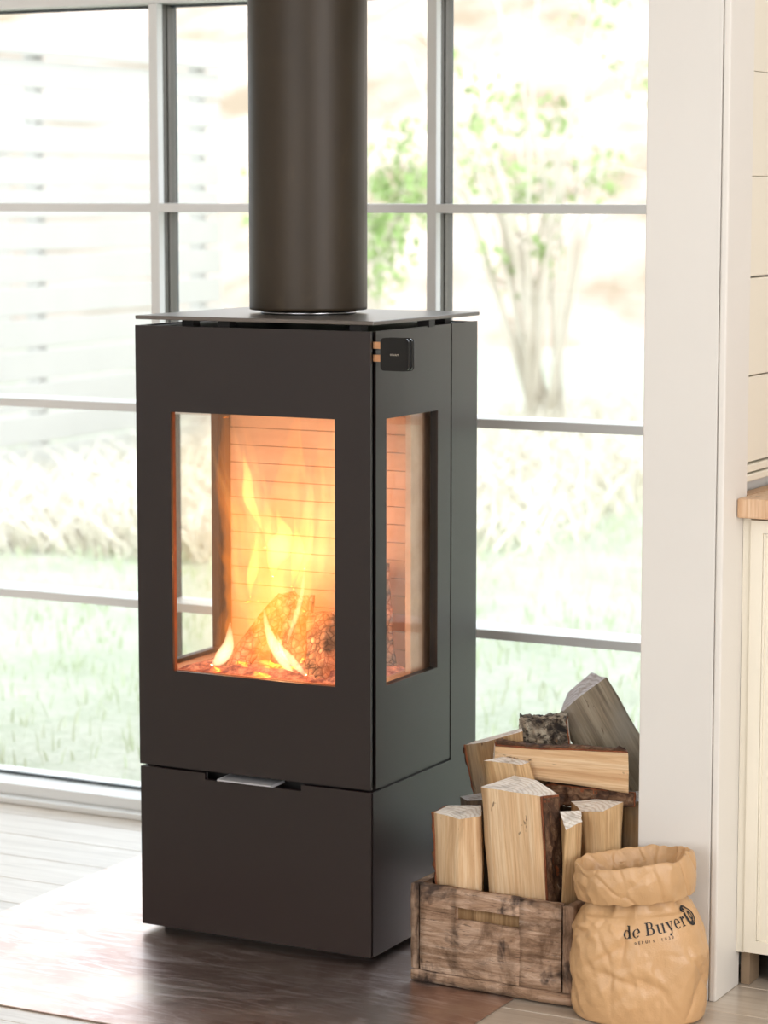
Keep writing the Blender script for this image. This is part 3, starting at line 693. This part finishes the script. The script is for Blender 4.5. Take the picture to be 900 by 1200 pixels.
# ------------------------------------------------------------------ stove pipe
pp = thing('stove_pipe', 'thick round dark brown flue pipe rising from the stove top', 'flue pipe', (-.2265, .195, ZP1))
def lathe(rz, cx, cy, n=96):
    mb = MB(); mb.grid([(cx + r * math.cos(2 * PI * i / n), cy + r * math.sin(2 * PI * i / n), z) for r, z in rz for i in range(n)], n, len(rz), True); return mb
o = lathe([(.092, 1.0735), (.0985, 1.0725), (.1005, 1.0732), (.1008, 1.078), (.1008, 1.6), (.1008, 2.2), (.1008, 2.499)], -.2265, .195).build('pipe_shell', PIPE, pp)
lathe([(.0, 1.0662), (.082, 1.0662), (.0815, 1.0712), (.078, 1.0714), (.078, 1.09)], -.2265, .195).build('collar', CHROME, pp)

# ------------------------------------------------------------------ burning logs and fire
tag(log('burning_log', 'charred log leaning left in the stove fire', [(-.350, .09, .460), (-.318, .075, .460), (-.300, .10, .460), (-.330, .12, .462)], [(-.262, .15, .585), (-.236, .14, .575), (-.222, .17, .57), (-.25, .185, .585)], CHAR, seed=21, rough=.004, end_mat=CHAR), cat='burning log')
tag(log('burning_log', 'charred log standing at the middle of the stove fire', [(-.262, .11, .4600), (-.225, .10, .460), (-.205, .13, .460), (-.24, .15, .460)], [(-.275, .17, .575), (-.235, .16, .58), (-.215, .19, .58), (-.25, .20, .575)], CHAR, seed=22, rough=.004, end_mat=CHAR), cat='burning log')
tag(log('burning_log', 'cracked charred log at the right of the stove fire', [(-.165, .07, .460), (-.120, .06, .460), (-.098, .09, .460), (-.13, .115, .460)], [(-.205, .15, .555), (-.16, .14, .560), (-.14, .17, .56), (-.175, .19, .555)], CHAR, seed=23, rough=.005, end_mat=CHAR), cat='burning log')
tag(log('burning_log', 'upright cracked log at the back right of the stove fire', [(-.190, .20, .460), (-.150, .19, .460), (-.100, .19, .460), (-.07, .22, .460), (-.12, .245, .460)], [(-.170, .20, .632), (-.145, .185, .645), (-.105, .185, .650), (-.08, .22, .640), (-.12, .24, .635)], CHAR, seed=24, rough=.006, end_mat=CHAR), cat='burning log')

fire = thing('fire', 'tall orange and yellow flames burning inside the stove', 'fire', (-.24, .15, .46))
F_OR = mat_flame('flame_orange', (1.0, .25, .015), 7.5); F_AM = mat_flame('flame_amber', (1.0, .46, .13), 15); F_YE = mat_flame('flame_yellow', (1.0, .72, .14), 42); F_WH = mat_flame('flame_white', (1.0, .72, .42), 80); F_HZ = mat_flame('flame_haze', (1.0, .38, .13), .8)
def tongue(pts, m, y=.16, sq=.55, sub=8, seed=0, ydrift=0.0):
    P = [(x, z, r) for x, z, r in pts]; path = []; rad = []
    n = len(P) - 1; T = n * sub
    for i in range(T + 1):
        x, z, r = catm(P, i / T); u = i / T
        wob = .004 * noise.noise(Vector((z * 18, seed * 3.7, 0)))
        path.append((x + wob, y + ydrift * u + .006 * noise.noise(Vector((z * 12, seed * 5.1, 4))), z)); rad.append(max(.0006, r * (1 + .15 * noise.noise(Vector((z * 40, seed, 9))))))
    return MB().tube(path, rad, 14, squash=sq).build('flame_tongue', m, fire)
# broad body
tongue([(-.30, .470, .03), (-.285, .52, .055), (-.275, .58, .060), (-.285, .64, .058), (-.300, .70, .045), (-.325, .76, .030), (-.335, .82, .018), (-.335, .89, .006)], F_OR, .10, .6, seed=1)
tongue([(-.24, .470, .04), (-.235, .54, .060), (-.235, .60, .062), (-.235, .66, .060), (-.225, .72, .045), (-.215, .79, .028), (-.205, .87, .012), (-.20, .90, .004)], F_OR, .11, .6, seed=2)
tongue([(-.18, .480, .02), (-.180, .55, .036), (-.178, .62, .042), (-.172, .70, .036), (-.160, .78, .022), (-.155, .86, .009), (-.16, .90, .003)], F_OR, .12, .6, seed=3)
tongue([(-.30, .60, .004), (-.315, .65, .018), (-.34, .70, .020), (-.372, .74, .012), (-.392, .775, .002)], F_OR, .15, .5, seed=4)
tongue([(-.31, .57, .004), (-.33, .61, .014), (-.355, .64, .010), (-.375, .675, .001)], F_OR, .13, .5, seed=5)
# amber
tongue([(-.27, .55, .006), (-.262, .60, .020), (-.262, .65, .023), (-.285, .70, .018), (-.312, .76, .014), (-.318, .82, .006), (-.332, .88, .001)], F_AM, .16, .5, seed=6)
tongue([(-.225, .53, .004), (-.215, .59, .013), (-.212, .65, .016), (-.205, .71, .012), (-.20, .77, .007), (-.20, .83, .001)], F_AM, .15, .5, seed=7)
tongue([(-.205, .56, .003), (-.185, .61, .010), (-.172, .67, .015), (-.165, .73, .010), (-.170, .79, .005), (-.178, .85, .001)], F_AM, .14, .45, seed=8)
tongue([(-.30, .66, .002), (-.335, .73, .010), (-.350, .79, .009), (-.358, .84, .005), (-.362, .88, .001)], F_AM, .17, .5, seed=9)
rw = random.Random(5)
for k in range(22):
    x0 = -.33 + .17 * rw.random(); z0 = .50 + .16 * rw.random(); L = .20 + .22 * rw.random(); dx = (x0 + .25) * .35 - .03; r0 = .003 + .0055 * rw.random(); b_ = .026 * (rw.random() - .5)
    if z0 + L > .905: L = .905 - z0
    tongue([(x0, z0, .001), (x0 + dx * .2 + b_, z0 + L * .22, r0), (x0 + dx * .4 + b_ * 1.6, z0 + L * .45, r0 * 1.1), (x0 + dx * .7, z0 + L * .7, r0 * .6), (x0 + dx, z0 + L, .0006)], F_AM, .10 + .1 * rw.random(), .4, seed=40 + k)
# yellow hearts
tongue([(-.285, .695, .001), (-.300, .725, .008), (-.312, .755, .012), (-.315, .79, .008), (-.322, .83, .001)], F_YE, .135, .5, seed=10)
tongue([(-.270, .615, .002), (-.268, .640, .014), (-.255, .665, .022), (-.242, .690, .016), (-.252, .715, .006), (-.256, .735, .001)], F_YE, .14, .45, seed=11)
tongue([(-.302, .580, .001), (-.300, .605, .008), (-.294, .630, .011), (-.290, .655, .006), (-.288, .675, .001)], F_YE, .12, .5, seed=12)
tongue([(-.232, .60, .001), (-.222, .64, .010), (-.218, .67, .012), (-.222, .70, .004), (-.225, .72, .001)], F_YE, .14, .5, seed=13)
tongue([(-.215, .60, .0008), (-.198, .63, .004), (-.188, .66, .006), (-.182, .70, .004), (-.18, .725, .0008)], F_YE, .12, .5, seed=14)
# low orange veil in front of the logs
tongue([(-.33, .462, .010), (-.31, .50, .026), (-.29, .56, .030), (-.285, .62, .012), (-.29, .66, .001)], F_OR, .055, .35, seed=31)
tongue([(-.24, .462, .016), (-.235, .51, .034), (-.23, .57, .034), (-.22, .63, .016), (-.215, .68, .001)], F_OR, .055, .35, seed=32)
tongue([(-.16, .470, .006), (-.17, .52, .018), (-.165, .58, .016), (-.155, .64, .008), (-.15, .70, .001)], F_OR, .055, .35, seed=33)
# small white flames low down
tongue([(-.352, .463, .003), (-.335, .478, .012), (-.318, .502, .011), (-.314, .540, .001)], F_WH, .075, .6, seed=15)
tongue([(-.195, .463, .003), (-.220, .490, .011), (-.240, .525, .008), (-.252, .570, .001)], F_WH, .08, .6, seed=16)
tongue([(-.165, .463, .003), (-.190, .485, .008), (-.212, .505, .005), (-.222, .530, .001)], F_WH, .07, .6, seed=17)
tongue([(-.215, .51, .001), (-.205, .545, .005), (-.190, .59, .004), (-.183, .64, .0008)], F_WH, .10, .5, seed=18)
tongue([(-.055, .470, .003), (-.072, .495, .014), (-.092, .525, .013), (-.112, .575, .001)], F_WH, .12, .6, seed=19)
tongue([(-.190, .80, .001), (-.178, .85, .006), (-.170, .885, .007), (-.168, .903, .002)], F_AM, .2, .5, seed=20)
MB().box(-.395, -.055, .06, .255, .458, .912).build('fire_haze', F_HZ, fire)
fl_ = lamp('firelight', 'POINT', (-.235, .12, .62), .42, (1, .38, .22), shadow_soft_size=.05)
lamp('firelight_low', 'POINT', (-.21, .06, .52), .4, (1, .55, .25), shadow_soft_size=.03)

# ------------------------------------------------------------------ kitchen unit at the right
cb = thing('kitchen_cabinet', 'cream kitchen base cabinet with beaded door right of the post', 'cabinet', (1.0, .40, 0))
MB().box(.572, 1.40, .190, .66, .060, .764).build('carcass', CREAM, cb, bevel=.001)
MB().box(.5712, .5840, .172, .1895, .060, .764).build('filler_strip', CREAM, cb)
dr = MB().box(.585, .605, .168, .189, .062, .760).box(1.02, 1.04, .168, .189, .062, .760).box(.605, 1.02, .168, .189, .062, .082).box(.605, 1.02, .168, .189, .740, .760).box(.600, 1.03, .175, .189, .07, .75).build('door', CREAM, cb)
MB().box(.6055, .6085, .171, .176, .083, .739).box(.609, 1.016, .171, .176, .736, .739).build('bead', CREAM, dr)
MB().box(1.045, 1.40, .168, .189, .062, .760).build('door', CREAM, cb, bevel=.002)
MB().box(.608, 1.40, .226, .24, .001, .059).build('plinth', KICK, cb)
MB().box(.5715, .5865, .195, .24, .001, .059).build('plinth_end', mat_plain('brown_end_board', (150, 128, 104), .6, .1, 20, .1), cb)
W_TOP = mat_wood('worktop_oak', (196, 150, 112), (222, 184, 148), (236, 206, 176), .3, (180, 130, 92), .35)
wt_ = MB().box(.5715, 1.42, .140, .695, .7655, .7965).build('worktop', W_TOP, bevel=.003)
MB_ = MB().box(.5505, .5712, .1905, .699, .7655, .7965).build('worktop_return', W_TOP, wt_)
tag(wt_, 'pale oak kitchen worktop on the cream cabinet', 'worktop')

# ------------------------------------------------------------------ garden
def rnd(a, b): return random.uniform(a, b)
gp = []
for j in range(60):
    for i in range(60):
        x = -16 + 26 * i / 59; yy = .86 + 34 * (j / 59) ** 1.5; h = -.13 + .03 * noise.noise(Vector((x * .5, yy * .5, 0)))
        if yy > 11: h += (yy - 11) * .16
        gp.append((x, yy, h))
g = MB().grid(gp, 60, 60).build('ground', GROUND, fix=False); g['kind'] = 'structure'
def ground_z(x, yy): return -.13 + .03 * noise.noise(Vector((x * .5, yy * .5, 0))) + (max(0, yy - 11) * .16)
def blades(name, n, reg, h, wd, m, label, cat, lean=.5, kind='stuff'):
    mb = MB()
    for _ in range(n):
        x, yy = reg(); z = ground_z(x, yy); a = rnd(0, 2 * PI); hh = h * rnd(.5, 1.3); dx, dy = math.cos(a), math.sin(a); l = lean * hh * rnd(.2, 1.4); b = rnd(0, 2 * PI)
        w_ = wd * rnd(.6, 1.3); ex, ey = math.cos(b) * w_, math.sin(b) * w_
        mb.add([(x - ex, yy - ey, z - .01), (x + ex, yy + ey, z - .01), (x + dx * l * .4 + ex * .8, yy + dy * l * .4 + ey * .8, z + hh * .55), (x + dx * l * .4 - ex * .8, yy + dy * l * .4 - ey * .8, z + hh * .55), (x + dx * l, yy + dy * l, z + hh)], [(0, 1, 2, 3), (3, 2, 4)])
    o = mb.build(name, m, fix=False); tag(o, label, cat, kind=kind); return o
blades('lawn_grass', 16000, lambda: (rnd(-6.5, .6), .95 + 7.5 * random.random() ** .8), .05, .004, GRASS, 'short pale green lawn grass just outside the window', 'grass')
blades('dry_grass', 7000, lambda: (lambda t: (-5.1 + t * 1.0 + rnd(-.2, 2.0), 4.6 + rnd(0, 3.2)))(random.random()), .22, .007, STRAW, 'pale dry grass lying in front of the white board fence', 'grass', 1.6)
blades('dry_grass', 5000, lambda: (rnd(-4.5, .5), rnd(7.5, 11)), .25, .008, STRAW, 'pale dry grass below the garden bushes at the right', 'grass', 1.4)
# board fence / shed wall running away from the house
fn = thing('board_fence', 'sunlit white horizontal board fence standing in the garden', 'fence', (-5.45, 6.0, -.15))
z = -.10; i = 0
while z < 1.95:
    MB().box(-5.46 + rnd(0, .006), -5.43, 3.4, 8.48 + rnd(-.02, .02), z, z + .1405).build('board', PLANK, fn, bevel=.004, seg=1); z += .1555; i += 1
for yy in (3.6, 5.2, 6.8, 8.3): MB().box(-5.53, -5.462, yy, yy + .07, -.2, 1.94).build('post', PLANK, fn)
MB().box(-5.50, -5.40, 3.4, 8.5, 1.925, 1.975).build('cap_rail', PLANK, fn)
sh = thing('garden_shed', 'pale shed with light grey roof behind the board fence', 'shed', (-12.0, 10.5, -.15))
MB().box(-14.0, -10.1, 9.0, 13.0, -.2, 1.75).build('wall', PLANK, sh)
MB().prism([(-14.3, 1.75), (-9.8, 1.75), (-12.0, 2.75)], 1, 8.8, 13.2).build('roof', ROOF, sh)
MB().box(-11.7, -11.35, 9.6, 9.95, 1.9, 3.1).build('chimney', PLANK, sh)

def shrub(name, label, x, yy, h, spread, nbr, nleaf, leafm, cat='bush', group=None, leaf=.05, trunk=.02):
    root = thing(name, label, cat, (x, yy, ground_z(x, yy)), 'bushes at the end of the garden'); z0 = ground_z(x, yy); mb = MB(); tips = []
    for k in range(nbr):
        a = rnd(0, 2 * PI); l = spread * rnd(.3, 1); p0 = Vector((x + rnd(-.1, .1), yy + rnd(-.1, .1), z0 - .05)); p2 = Vector((x + math.cos(a) * l, yy + math.sin(a) * l, z0 + h * rnd(.55, 1)))
        p1 = p0.lerp(p2, .5) + Vector((rnd(-.1, .1), rnd(-.1, .1), h * .12)); path = [p0, p0.lerp(p1, .5), p1, p1.lerp(p2, .5), p2]; r = trunk * rnd(.5, 1)
        mb.tube(path, [r, r * .8, r * .6, r * .4, r * .15], 6)
        for q in range(5):
            t = rnd(.4, 1); b = p0.lerp(p2, t) + Vector((0, 0, h * .05)); e = b + Vector((rnd(-1, 1), rnd(-1, 1), rnd(-.1, 1))) * spread * .35; mb.tube([b, b.lerp(e, .5) + Vector((0, 0, .04)), e], [r * .3, r * .2, r * .07], 4); tips += [b.lerp(e, .6), e, b]
    mb.build('branches', TWIG, root, fix=False)
    lb = MB()
    if leafm is LEAF: tips = random.sample(tips, 26)
    for k in range(nleaf):
        t = random.choice(tips) + Vector((rnd(-1, 1), rnd(-1, 1), rnd(-1, 1))) * .13; u = Vector((rnd(-1, 1), rnd(-1, 1), rnd(-1, 1))).normalized(); v_ = u.orthogonal().normalized(); s_ = leaf * rnd(.5, 1.2)
        lb.add([t, t + (u + v_ * .45) * s_ * .5, t + u * s_, t + (u - v_ * .45) * s_ * .5], [(0, 1, 2, 3)])
    lo = lb.build('foliage', leafm, root, fix=False); lo['kind'] = 'stuff'; return root
shrub('garden_bush', 'leafy pale green bush by the far end of the white board fence', -4.9, 8.95, 1.9, .55, 12, 800, LEAF, leaf=.08)
shrub('garden_bush', 'bare pale bush with green shoots seen right of the flue pipe', -4.0, 9.6, 2.7, .9, 16, 560, LEAF, leaf=.08, trunk=.035)
shrub('garden_bush', 'dry leaved pale bush in the middle of the right hand window', -3.0, 10.2, 2.8, 1.0, 18, 2600, DRYLEAF)
shrub('garden_bush', 'bare pale bush with few green shoots near the white post', -2.1, 9.2, 2.6, .9, 18, 300, LEAF, leaf=.08, trunk=.025)
shrub('garden_bush', 'dry leaved pale bush nearest the white post', -1.4, 10.4, 2.9, .9, 16, 2200, DRYLEAF)
tr = thing('young_tree', 'slim pale young tree standing on the lawn right of the stove', 'tree', (-2.38, 7.9, ground_z(-2.38, 7.9)))
tb = MB(); p0 = Vector((-2.38, 7.9, -.15)); tb.tube([p0, p0 + Vector((.01, 0, .6)), p0 + Vector((-.02, 0, 1.3)), p0 + Vector((.05, 0, 2.4))], [.04, .032, .026, .012], 8)
for k in range(14):
    b = p0 + Vector((0, 0, rnd(.9, 2.3))); e = b + Vector((rnd(-.7, .7), rnd(-.5, .5), rnd(.2, .7))); tb.tube([b, b.lerp(e, .5) + Vector((0, 0, .05)), e], [.012, .008, .003], 5)
tb.build('trunk', TWIG, tr, fix=False)
# leaf covered slope behind the garden
hp2 = []
for j in range(24):
    for i in range(40):
        x = -22 + 34 * i / 39; yy = 12.5 + 10 * j / 23; hp2.append((x, yy, -.2 + (yy - 12.4) * .62 + .25 * noise.noise(Vector((x * .6, yy * .6, 2)))))
bk = MB().grid(hp2, 40, 24).build('garden_bank', BANK, fix=False); bk['kind'] = 'structure'
